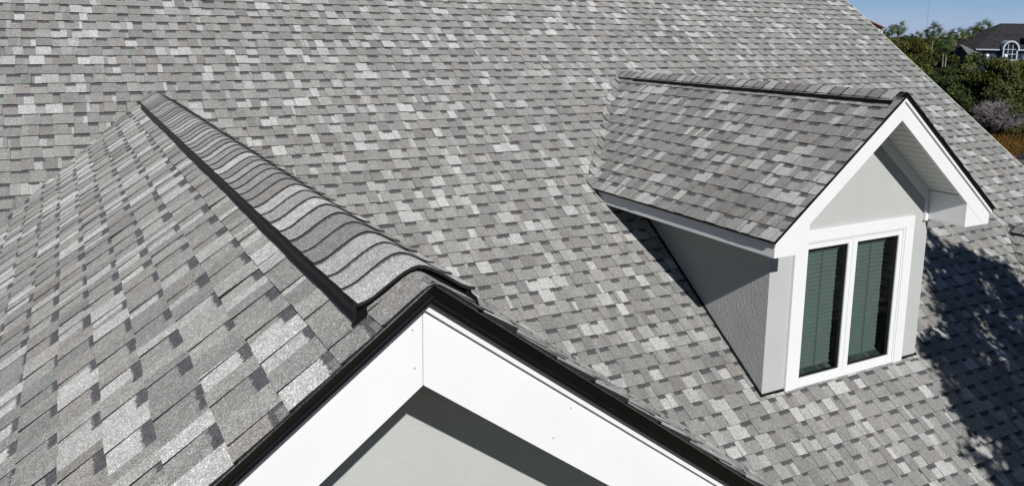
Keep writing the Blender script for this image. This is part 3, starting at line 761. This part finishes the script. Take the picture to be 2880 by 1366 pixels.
def tree(name, base, height, rad, cols, label, seed, n=2600, leaf=.22, group=None, bare=0, crown_lo=.25, nclump=26, cat='tree', bark=None, trunk_r=.14, tw=.14):
    r = random.Random(seed); root = empty(name, base, label, cat, group); base = Vector(base)
    clumps = []
    for i in range(nclump):
        a = r.uniform(0, 6.28); q = math.sqrt(r.random()); hh = crown_lo+(1-crown_lo)*r.random()**(.8 if crown_lo > .1 else 1.0)
        env = math.sqrt(max(.05, 1-((hh-.5)/.62)**2)) if hh > .5 else 1
        P = base+Vector((math.cos(a)*rad*q*env, math.sin(a)*rad*q*env, hh*height)); clumps.append((P, rad*r.uniform(.2, .42), r.choice(cols), r.uniform(.7, 1.3)))
    b = MB(); top = base+Vector((r.uniform(-.3, .3), r.uniform(-.3, .3), height*(.55 if not bare else .3)))
    b.tube([base-Vector((0, 0, .1)), base+(top-base)*.5+Vector((r.uniform(-.15, .15), r.uniform(-.15, .15), 0)), top], [trunk_r, trunk_r*.75, trunk_r*.5], 7)
    for P, cr, c, k in clumps[:14 if not bare else nclump]:
        s0 = base+(top-base)*r.uniform(.35, 1); mid = (s0+P)/2+Vector((r.uniform(-.2, .2), r.uniform(-.2, .2), .15)); b.tube([s0, mid, P], [trunk_r*.45, trunk_r*.28, trunk_r*.1], 5)
        if bare:
            for _ in range(bare):
                e = P+rvec(r)*cr*r.uniform(.6, 1.5); b.tube([mid+(P-mid)*r.random(), (P+e)/2+rvec(r)*.08, e], [trunk_r*tw, trunk_r*tw*.8, trunk_r*tw*.4], 3)
    b.build('trunk', bark or M_BARK, root)
    if n:
        quads = []; per = n//nclump
        for P, cr, c, k in clumps:
            for _ in range(per):
                d = rvec(r); q = P+Vector((d.x, d.y, d.z*.75))*cr*r.uniform(.55, 1.1)
                v = 1.35*k*r.uniform(.65, 1.4); quads.append((leafquad(r, q, leaf), (c[0]*v, c[1]*v, c[2]*v)))
        leaf_mesh('crown', quads, root)
    return root
G1 = (.062, .075, .022); G2 = (.048, .064, .024); G3 = (.085, .085, .024); G4 = (.092, .074, .034); G5 = (.034, .050, .024); G6 = (.085, .100, .042)
# thicket between the roofs and the marsh: (u of crown middle, v of crown top, distance, radius px in photo, palette, form)
TH = [
 (2500, 112, 70, 80, (G3, G4, G1), 'r'), (2560, 118, 92, 70, (G3, G1), 'r'), (2452, 118, 62, 50, (G1, G3), 'r'), (2560, 158, 74, 70, (G3, G2, G1), 'g'), (2620, 185, 80, 60, (G1, G2), 'g'),
 (2605, 205, 62, 70, (G2, G5), 'd'), (2545, 190, 56, 60, (G3, G1), 'g'), (2668, 200, 92, 55, (G5, G2), 'd'), (2700, 168, 104, 45, (G1, G2), 'g'), (2735, 158, 98, 50, (G1, G6), 'l'),
 (2790, 165, 92, 55, (G6, G1), 'l'), (2850, 168, 90, 60, (G6, G1, G3), 'l'), (2710, 200, 82, 60, (G4, G1, G3), 'b'), (2760, 215, 76, 60, (G4, G3, G1), 'b'), (2825, 220, 74, 55, (G1, G6), 'g'),
 (2880, 215, 70, 60, (G6, G3), 'l'), (2655, 240, 62, 60, (G5, G2), 'd'), (2720, 262, 64, 60, (G2, G1), 'd'), (2780, 262, 66, 60, (G5, G2), 'd'), (2840, 262, 66, 55, (G1, G3), 'g'),
 (2690, 300, 56, 60, (G5, G2, G1), 'd'), (2752, 310, 60, 50, (G2, G5), 'd'), (2870, 300, 60, 50, (G2, G1), 'd'), (2640, 128, 120, 45, (G4, G1), 'b'), (2690, 128, 124, 40, (G4, G3), 'b'), (2585, 133, 125, 60, (G5, G2), 'd')]
FORM = {'r': 'round olive-green tree', 'g': 'mid-green bushy tree', 'd': 'dark green dense tree', 'l': 'light green leafy tree', 'b': 'brownish green thinning tree'}
WH = ['rising just above the rake of the shingled roof', 'behind the leftmost treetops at the horizon', 'closest to the shingled roof edge at the skyline', 'below the palm with the tall bare trunk, on its left',
 'at the foot of the palm with the tall bare trunk', 'hugging the roof edge below the skyline', 'half hidden by the roof edge under the olive treetops', 'in the hollow between the two bare palm trunks', 'below the low end of the far dark roof',
 'under the lower wing of the far house', 'in front of the white lamp left of the arched window', 'in front of the porch of the blue house', 'in the middle of the thicket left of its brown patch', 'forming the brown patch in the thicket',
 'right of the brown patch in the thicket', 'at the right margin below the blue house', 'against the roof edge above the dormer apex', 'behind the slender pale trunks', 'just above the grey leafless shrub',
 'beside the leaning yellow-green palm', 'lowest against the roof edge, left of the grey leafless shrub', 'with slender trunks left of the grey leafless shrub', 'right of the grey leafless shrub at the margin', 'behind the tall palm trunk at the horizon',
 'under the cluster of palms, behind', 'at the far horizon left of the tall palm']
for i, (u, v, Dd, rp_, cols, f) in enumerate(TH):
    Dd = 101 if i in (10, 11) else max(Dd, 106+(i % 4)*3) if u > 2680 else (max(Dd, 99) if u > 2665 else Dd)
    P = at(u, v, Dd); rad = max(1.6, rp_*Dd/FPX*.95); h = P.z-GROUND-.05*rad
    tree('thicket_tree', (P.x, P.y, GROUND), h, rad, cols, FORM[f]+' '+WH[i], 100+i, n=9500, leaf=.065+.0009*Dd, group='trees of the thicket beyond the roof', crown_lo=.05 if v > 150 else .3, nclump=40)
# bare shrub and slender trunks
P = gz(2800, 386, GROUND); Dd = math.hypot(P.x-CAM.x, P.y-CAM.y); P2 = at(2800, 290, Dd)
M_GREYTWIG = mat('grey_twigs', (.22, .205, .20), .9, .1, noise=(6, .25, 3))
tree('bare_shrub', (P.x, P.y, GROUND), P2.z-GROUND, 2.3, [G1], 'grey leafless shrub standing at the edge of the orange marsh', 501, n=0, bare=55, crown_lo=.3, nclump=60, cat='shrub', bark=M_GREYTWIG, trunk_r=.06, tw=.36)
for i, (u, vb, vt, lab) in enumerate(((2728, 330, 235, 'slender pale-barked tree leaning left in the dark middle of the thicket'), (2745, 300, 215, 'slender pale-barked tree leaning right behind the grey shrub'), (2812, 230, 185, 'small bare white-barked tree in front of the blue house'))):
    Dd = 101+1.5*i; Pb = at(u, vb, Dd); Pt = at(u, vt, Dd)
    tree('slender_tree', (Pb.x, Pb.y, GROUND), Pt.z-GROUND, 1.1, [G2], lab, 520+i, n=160, bare=5, crown_lo=.55, nclump=9, bark=M_PALEBARK, trunk_r=.04, group='slender pale trees in the thicket')

# ------------------------------------------------------------------ palms
def frond_mesh(kind):
    """a costapalmate fan leaf pointing along +x, drooping"""
    r = random.Random(kind); V = []; F = []; C = []
    L0 = 1.0; n = 11
    V += [(0, -.02, 0), (0, .02, 0), (L0, .02, .02), (L0, -.02, .02)]; F.append((0, 1, 2, 3))
    for i in range(n):
        a = math.radians(-78+156*i/(n-1)); ln = (1.15-.35*abs(a)/1.4)*r.uniform(.85, 1.1)
        d = Vector((math.cos(a), math.sin(a), 0)); s = Vector((-math.sin(a), math.cos(a), 0)); O_ = Vector((L0*.9, 0, .02)); dr = -r.uniform(.15, .5)
        q = [O_-s*.03, O_+d*ln*.5+s*.055+Vector((0, 0, .03)), O_+d*ln*1.12+Vector((0, 0, dr)), O_+d*ln*.5-s*.055+Vector((0, 0, .03))]
        k = len(V); V += [tuple(x) for x in q]; F.append((k, k+1, k+2, k+3))
    me = bpy.data.meshes.new('frond'); me.from_pydata(V, [], F)
    return me, V, F
FR = []
for kind, col in enumerate(((.080, .125, .045), (.055, .095, .042), (.145, .17, .055), (.20, .17, .09))):
    me, V, F = frond_mesh(kind); me.materials.append(M_LEAF); rr = random.Random(kind)
    ca = me.color_attributes.new('tint', 'FLOAT_COLOR', 'CORNER'); data = []
    for f in F:
        k = rr.uniform(.75, 1.35); data += [(col[0]*k, col[1]*k, col[2]*k, 1)]*len(f)
    ca.data.foreach_set('color', [x for c in data for x in c]); FR.append(me)
M_PALMTR = mat('palm_trunk', (.20, .185, .155), .9, .2, noise=(7, .3, 4))
def palm(u, vtop, vcen, Dd, label, seed, width=52, n=30, yellow=0):
    r = random.Random(seed); c = at(u, vcen, Dd); sz = width*Dd/FPX/3.7
    root = empty('palm_tree', (c.x, c.y, GROUND), label, 'palm tree', 'palm trees along the horizon')
    b = MB(); lean = Vector((r.uniform(-.3, .3), r.uniform(-.3, .3), 0)); p0 = Vector((c.x, c.y, GROUND))
    b.tube([p0+lean*1.2, p0+lean*.5+Vector((0, 0, (c.z-GROUND)*.5)), c-Vector((0, 0, .1))], [.11, .08, .075], 7); b.build('trunk', M_PALMTR, root)
    b = MB(); b.tube([c-Vector((0, 0, 1.1*sz)), c-Vector((0, 0, .3)), c+Vector((0, 0, .1))], [.13, .30*sz, .15], 8); b.build('boot_skirt', M_BARK, root)
    for i in range(n):
        t = i/n; el = math.radians(80-125*t+r.uniform(-12, 12)); az = i*2.4+r.uniform(-.3, .3)
        m_ = FR[3] if t > .9 else (FR[2] if r.random() < (.25+yellow) else FR[r.randint(0, 1)])
        o = bpy.data.objects.new('frond', m_); COLL.objects.link(o); o.parent = root
        o.location = (0, 0, c.z-GROUND+r.uniform(-.15, .15)); o.rotation_mode = 'ZYX'
        o.rotation_euler = (r.uniform(-.4, .4), -el, az); o.scale = (sz*r.uniform(.85, 1.1),)*3
    return root
PL = [(2625, 57, 90, 118, 'tallest lone palm with a long bare pale trunk against the sky', 52), (2527, 55, 82, 112, 'palm just right of the roof edge, taller of its pair', 44), (2498, 66, 92, 108, 'low palm touching the roof edge, left of its taller neighbour', 38),
 (2577, 86, 104, 128, 'small distant palm left of the lone tall one', 38), (2690, 70, 98, 112, 'palm in the middle cluster with its crown against the sky', 50), (2655, 95, 116, 100, 'low broad palm left in the middle cluster', 52),
 (2738, 68, 92, 125, 'left palm of the pair beside the dark roof', 46), (2763, 57, 80, 122, 'highest palm beside the slope of the far dark roof', 50), (2718, 98, 112, 114, 'low palm under the pair beside the dark roof', 46), (2784, 72, 92, 132, 'palm partly behind the slope of the far dark roof', 40),
 (2664, 112, 132, 92, 'palm with a second bare pale trunk standing out of the thicket', 46)]
for i, (u, vt, vc, Dd, lab, wd) in enumerate(PL): palm(u, vt, vc, Dd, lab, 700+i, wd)
palm(2872, 205, 240, 103, 'yellow-green palm rising from the thicket at the right margin', 760, 60, 26, .5)

# ------------------------------------------------------------------ far dark-roofed blue house
M_DROOF = mat('dark_far_shingles', (.030, .030, .033), .85, .2, noise=(2.2, .4, 5), bump=(3, .02, 4)); M_BLUE = mat('blue_siding', (.018, .045, .075), .6, .3, noise=(2, .1, 3)); M_FWHITE = mat('far_white_trim', (.40, .45, .50), .5, .3)
M_FGLASS = mat('dark_far_glass', (.006, .010, .014), .12, .5); M_LOWROOF = mat('grey_lower_roof', (.12, .125, .12), .85, .2, noise=(2, .3, 4)); M_GLOBE = mat('white_lamp_globe', (.85, .85, .85), .3, .5)
Pe = at(2745, 138, 110); T = Vector((-.62, -.785, 0)).normalized()   # along the facade, towards picture right
T = Vector((RT.x*.98-.05, RT.y*.98-.25, 0)).normalized(); Bk = Vector((-T.y, T.x, 0))
if Bk.dot(Vector((FW.x, FW.y, 0))) < 0: Bk = -Bk
H = empty('far_house', (Pe.x, Pe.y, GROUND), 'blue house with a dark hipped roof and arched white window at the horizon', 'house')
ez = Pe.z; rz = at(2828, 66, 115).z
def hp(t, bk, z): return Pe*1.0+T*t+Bk*bk+Vector((0, 0, z-Pe.z))
px = 110/FPX
def tu(u): return (u-2745)*px
LEN = 22; DEP = 11
b = MB(); RI = tu(2828)
b.poly([hp(0, 0, ez), hp(LEN, 0, ez), hp(LEN-4, DEP/2, rz), hp(RI, DEP/2, rz)]); b.poly([hp(0, DEP, ez), hp(0, 0, ez), hp(RI, DEP/2, rz)]); b.poly([hp(LEN, DEP, ez), hp(0, DEP, ez), hp(RI, DEP/2, rz), hp(LEN-4, DEP/2, rz)]); b.poly([hp(LEN, 0, ez), hp(LEN, DEP, ez), hp(LEN-4, DEP/2, rz)])
b.build('roof', M_DROOF, H)
# roof runs on left, lower
b = MB(); b.poly([hp(tu(2714), 1.0, at(2714, 124, 112).z), hp(0.05, .02, ez+.02), hp(tu(2775), -.6, at(2775, 163, 110).z), hp(tu(2730), -.6, at(2730, 160, 110).z)]); b.build('lower_roof', M_LOWROOF, H)
b = MB(); b.poly([hp(tu(2700), 3, at(2700, 128, 112).z), hp(0, 0, ez), hp(RI, DEP/2, rz)]); b.build('hip_end', M_DROOF, H)
b = MB(); b.prism([hp(.5, .5, GROUND), hp(LEN-.5, .5, GROUND), hp(LEN-.5, .5, ez-.02), hp(.5, .5, ez-.02)], Bk*(DEP-1)); b.build('wall', M_BLUE, H)
b = MB(); b.prism([hp(0, -.03, ez), hp(LEN, -.03, ez), hp(LEN, -.03, ez-.13), hp(0, -.03, ez-.13)], Bk*.06); b.build('fascia', M_FWHITE, H)
# arched window
uc = 2819; cx = tu(uc); rO = 18.5*px; rI = 13.5*px
win2 = bpy.data.objects.new('arched_window', None); COLL.objects.link(win2); win2.parent = H; win2.location = hp(cx, 0, ez)-parentw(H)
def arc(r, n=14): return [(cx+r*math.cos(math.pi*i/n), ez+r*1.12*math.sin(math.pi*i/n)) for i in range(n+1)]
b = MB(); o_, i_ = arc(rO), arc(rI*1.12)
for k in range(14): b.prism([hp(o_[k][0], -.45, o_[k][1]), hp(o_[k+1][0], -.45, o_[k+1][1]), hp(i_[k+1][0], -.45, i_[k+1][1]), hp(i_[k][0], -.45, i_[k][1])], Bk*2.2)
zs = at(uc, 168, 110).z
for sg in (-1, 1): b.prism([hp(cx+sg*rI*1.0, -.25, ez), hp(cx+sg*rI*1.2, -.25, ez), hp(cx+sg*rI*1.2, -.25, zs), hp(cx+sg*rI*1.0, -.25, zs)], Bk*.3)
b.build('surround', M_FWHITE, win2)
b = MB(); g = arc(rI); b.prism([hp(x, -.15, z) for x, z in g]+[hp(cx-rI, -.15, zs), hp(cx+rI, -.15, zs)], Bk*.1); b.build('pane', M_FGLASS, win2)
b = MB()
for fx in (-.36, .36): b.prism([hp(cx+fx*rI-.03, -.19, ez+rI*.95), hp(cx+fx*rI+.03, -.19, ez+rI*.95), hp(cx+fx*rI+.03, -.19, zs), hp(cx+fx*rI-.03, -.19, zs)], Bk*.03)
for z in (ez+.02, ez+(zs-ez)*.45, zs+.03): b.prism([hp(cx-rI, -.2, z), hp(cx+rI, -.2, z), hp(cx+rI, -.2, z-.06), hp(cx-rI, -.2, z-.06)], Bk*.03)
b.build('muntin', M_FWHITE, win2)
# side dormer at the frame edge, downspout, deck rail, lamps
b = MB(); ta, tb = tu(2862), tu(2900); zt_, zb_ = at(2870, 108, 110).z, ez
b.prism([hp(ta, .2, zt_), hp(tb, .2, zt_), hp(tb, .2, zb_), hp(ta, .2, zb_)], Bk*3); b.build('side_dormer_wall', mat('pale_blue_trim', (.16, .22, .34), .6, .3), H)
b = MB(); b.prism([hp(tu(2874), .16, zt_-.25), hp(tu(2895), .16, zt_-.25), hp(tu(2895), .16, zb_+.35), hp(tu(2874), .16, zb_+.35)], Bk*.03); b.build('side_dormer_pane', M_FGLASS, H)
b = MB(); b.prism([hp(ta-.25, .05, zt_+.14), hp(tb, .05, zt_+.14), hp(tb, .05, zt_), hp(ta-.25, .05, zt_)], Bk*3.3); b.build('side_dormer_roof', M_FWHITE, H)
b = MB(); x = tu(2851); b.prism([hp(x, -.1, ez-.13), hp(x+.1, -.1, ez-.13), hp(x+.06, -.1, ez-1.4), hp(x-.04, -.1, ez-1.4)], Bk*.08); b.build('downspout', M_FWHITE, H)
b = MB(); b.prism([hp(tu(2797), -2.2, zs+.02), hp(LEN, -2.2, zs+.02), hp(LEN, -2.2, zs-.08), hp(tu(2797), -2.2, zs-.08)], Bk*.1)
for i in range(14):
    x = tu(2797)+i*1.2; b.prism([hp(x, -2.2, zs-.08), hp(x+.1, -2.2, zs-.08), hp(x+.1, -2.2, zs-1.1), hp(x, -2.2, zs-1.1)], Bk*.1)
b.build('deck_railing', M_FWHITE, H)
b = MB(); b.prism([hp(tu(2797), -2.3, zs-1.1), hp(LEN, -2.3, zs-1.1), hp(LEN, -2.3, zs-1.4), hp(tu(2797), -2.3, zs-1.4)], Bk*2.7); b.build('deck', M_FWHITE, H)
for nm, u, v, lab in (('deck_lamp', 2777, 157, 'white globe lamp left of the arched window of the blue house'), ('deck_lamp', 2828, 158, 'white globe lamp at the foot of the arched window')):
    c = at(u, v, 107); L_ = empty(nm, (c.x, c.y, c.z-1.2), lab, 'lamp', 'globe lamps on the deck of the blue house')
    b = MB(); n = 8; rr_ = .19
    rings = [[c+Vector((rr_*math.sin(math.pi*j/6)*math.cos(2*math.pi*k/n), rr_*math.sin(math.pi*j/6)*math.sin(2*math.pi*k/n), rr_*math.cos(math.pi*j/6))) for k in range(n)] for j in range(7)]
    for j in range(6):
        for k in range(n): b.poly([rings[j][k], rings[j+1][k], rings[j+1][(k+1) % n], rings[j][(k+1) % n]])
    b.build('globe', M_GLOBE, L_, smooth=True)
    b = MB(); b.tube([c-Vector((0, 0, 4.5)), c-Vector((0, 0, .18))], .05, 6); b.build('post', M_FWHITE, L_)
# cream house corner behind the roof edge, far left of the skyline
M_CREAM = mat('cream_wall', (.72, .70, .64), .7, .3, noise=(2, .05, 3)); M_TILE = mat('terracotta_tiles', (.30, .11, .06), .8, .2, noise=(5, .3, 4)); M_WOOD = mat('shaded_porch_wood', (.10, .06, .035), .8, .2)
C_ = at(2462, 85, 95); CH = empty('cream_house', (C_.x, C_.y, GROUND), 'cream house with a terracotta roof edge, just peeping over the rake of the shingled roof', 'house')
Ta = RT0; z1 = at(2453, 66, 95).z; z2 = at(2480, 79, 95).z; z3 = at(2484, 96, 95).z; s_ = 95/FPX
def cq(u, z, bk=0): return C_+Ta*((u-2462)*s_)+Vector((0, 0, z-C_.z))+Vector((FW.x, FW.y, 0)).normalized()*bk
dp = Vector((FW.x, FW.y, 0)).normalized()*6
b = MB(); b.prism([cq(2380, z1+1.2), cq(2481, z2-.1), cq(2481, z3-.1), cq(2478, GROUND), cq(2380, GROUND)], dp); b.build('wall', M_CREAM, CH)
b = MB(); b.prism([cq(2380, z1+1.36, -.4), cq(2483, z2+.05, -.4), cq(2483, z2-.03, -.4), cq(2380, z1+1.24, -.4)], dp*1.1); b.build('roof', M_TILE, CH)
b = MB(); b.prism([cq(2462, z2-.2, -.1), cq(2477, z2-.3, -.1), cq(2477, z3-.1, -.1), cq(2462, z3, -.1)], dp*.01); b.build('porch_opening', M_WOOD, CH)
# grey low roof at the right margin beyond the rake
C_ = at(2878, 447, 34); b = MB(); q = [at(2856, 445, 34), at(2905, 436, 34), at(2990, 470, 34), at(2940, 500, 34)]
GR = empty('low_roof_shed', (C_.x, C_.y, GROUND), 'dark grey shingled shed roof barely visible at the right margin below the marsh', 'shed')
z = C_.z; f = [Vector((p.x, p.y, z)) for p in (at(2858, 445, 34), at(2960, 445, 34), at(2960, 445, 34.9), at(2858, 445, 34.9))]
mid0 = (f[0]+f[3])/2+Vector((0, 0, .12)); mid1 = (f[1]+f[2])/2+Vector((0, 0, .12))
b.poly([f[0], f[1], mid1, mid0]); b.poly([mid0, mid1, f[2], f[3]]); b.poly([f[0], mid0, f[3]]); b.poly([f[1], f[2], mid1]); b.build('roof', M_DROOF, GR)
b = MB(); inn = [f[i]*.92+(f[0]+f[2])*.5*.08 for i in range(4)]
b.prism([Vector((p.x, p.y, z-.01)) for p in inn], (0, 0, GROUND-z)); b.build('wall', M_LOWROOF, GR)
# radio mast
b = MB(); P = at(2612, 20, 900); b.tube([Vector((P.x, P.y, GROUND)), Vector((P.x, P.y, 80))], .13, 5)
tag(b.build('radio_mast', mat('mast_grey', (.18, .19, .22), .7, .3), loc=(0, 0, 0)), 'thin grey radio mast rising into the sky above the tallest palm', 'mast')
# far wood along the horizon
r = random.Random(3); quads = []
for i in range(16000):
    u = r.uniform(2300, 3300); Dd = 170*(1800/170)**r.random(); c = at(u, 130, Dd)
    zt_ = (6.0 if Dd < 400 else 10.6-.3*(Dd > 900))+(1.6*math.sin(u*.05)+1.0*math.sin(u*.017+2))*(1 if Dd < 400 else .35); z_ = GROUND+(.35+.65*r.random()**.5)*zt_
    k = r.uniform(.6, 1.3); c0 = r.choice((G2, G5, G4, G1)); quads.append((leafquad(r, Vector((c.x, c.y, z_)), .5+.0022*Dd), (c0[0]*k, c0[1]*k, c0[2]*k)))
o = leaf_mesh('distant_wood', quads, None, 'stuff'); tag(o, 'dark band of distant woods along the horizon', 'woods')
# undergrowth at the marsh edge and marsh grass
quads = []
for i in range(14000):
    u = r.uniform(2600, 3050); v = r.uniform(345, 500); p = gz(u, v, GROUND); tall = v < 395
    k = r.uniform(.7, 1.3); c0 = r.choice((G1, G3, G4)) if (v < 378+12*math.sin(u*.04)) else r.choice(((.17, .095, .028), (.14, .075, .022), (.11, .085, .03)))
    h = r.uniform(.15, .4)*(1.6 if tall else 1); a = r.uniform(0, 6.28); w_ = .07; d = Vector((math.cos(a), math.sin(a), 0))*w_; ln = Vector((r.uniform(-.15, .15), r.uniform(-.15, .15), h))
    quads.append(([p-d, p+d, p+ln+d*.2, p+ln-d*.2], (c0[0]*k, c0[1]*k, c0[2]*k)))
o = leaf_mesh('marsh_grass', quads, None, 'stuff'); tag(o, 'orange and olive marsh grass at the foot of the thicket', 'grass')

# ------------------------------------------------------------------ the tree that shades the lower right of the main roof
SHP = [(2590, 640), (2640, 668), (2694, 695), (2738, 722), (2787, 750), (2812, 732), (2836, 751), (2851, 780), (2880, 808), (3020, 860), (3150, 1366), (2900, 1420), (2790, 1380), (2775, 1300), (2840, 1240), (2790, 1215), (2747, 1200), (2691, 1130), (2652, 1046), (2618, 1000), (2641, 905), (2632, 830), (2605, 770), (2590, 700)]
r = random.Random(42)
def on_main(u, v):
    d = ray(u, v); t = (ZM+MM*CAM.y-CAM.z)/(d.z-MM*d.y); return CAM+d*t
cl = []
while len(cl) < 250:
    u, v = r.uniform(2585, 3160), r.uniform(640, 1430)
    if not inside((u, v), SHP): continue
    cl.append(on_main(u, v)+TOSUN*r.uniform(3.6, 5.8))
cen = sum(cl, Vector((0, 0, 0)))/len(cl); base = Vector((cen.x+.6, cen.y-.3, GROUND))
ST = empty('shade_tree', base, 'tree out of view whose crown throws the dappled shade on the lower right roof', 'tree')
b = MB(); top = cen-Vector((0, 0, .6)); b.tube([base, base+(top-base)*.5+Vector((.2, -.2, 0)), top], [.22, .16, .09], 10)
for p in cl[::4]:
    s0 = base+(top-base)*r.uniform(.7, 1); b.tube([s0, (s0+p)/2+Vector((0, 0, -.1)), p], [.045, .025, .008], 5)
b.build('trunk', M_BARK, ST)
quads = []
for p in cl:
    ax = rvec(r); k = r.uniform(.7, 1.3)
    for _ in range(95):
        q = p+rvec(r)*r.uniform(.02, .16)+ax*r.uniform(-.2, .2)
        quads.append((leafquad(r, q, .056), (G1[0]*k, G1[1]*k, G1[2]*k)))
leaf_mesh('crown', quads, ST)
print('objects', len(bpy.data.objects), 'tris', sum(len(p.vertices)-2 for o in bpy.data.objects if o.type == 'MESH' for p in o.data.polygons))
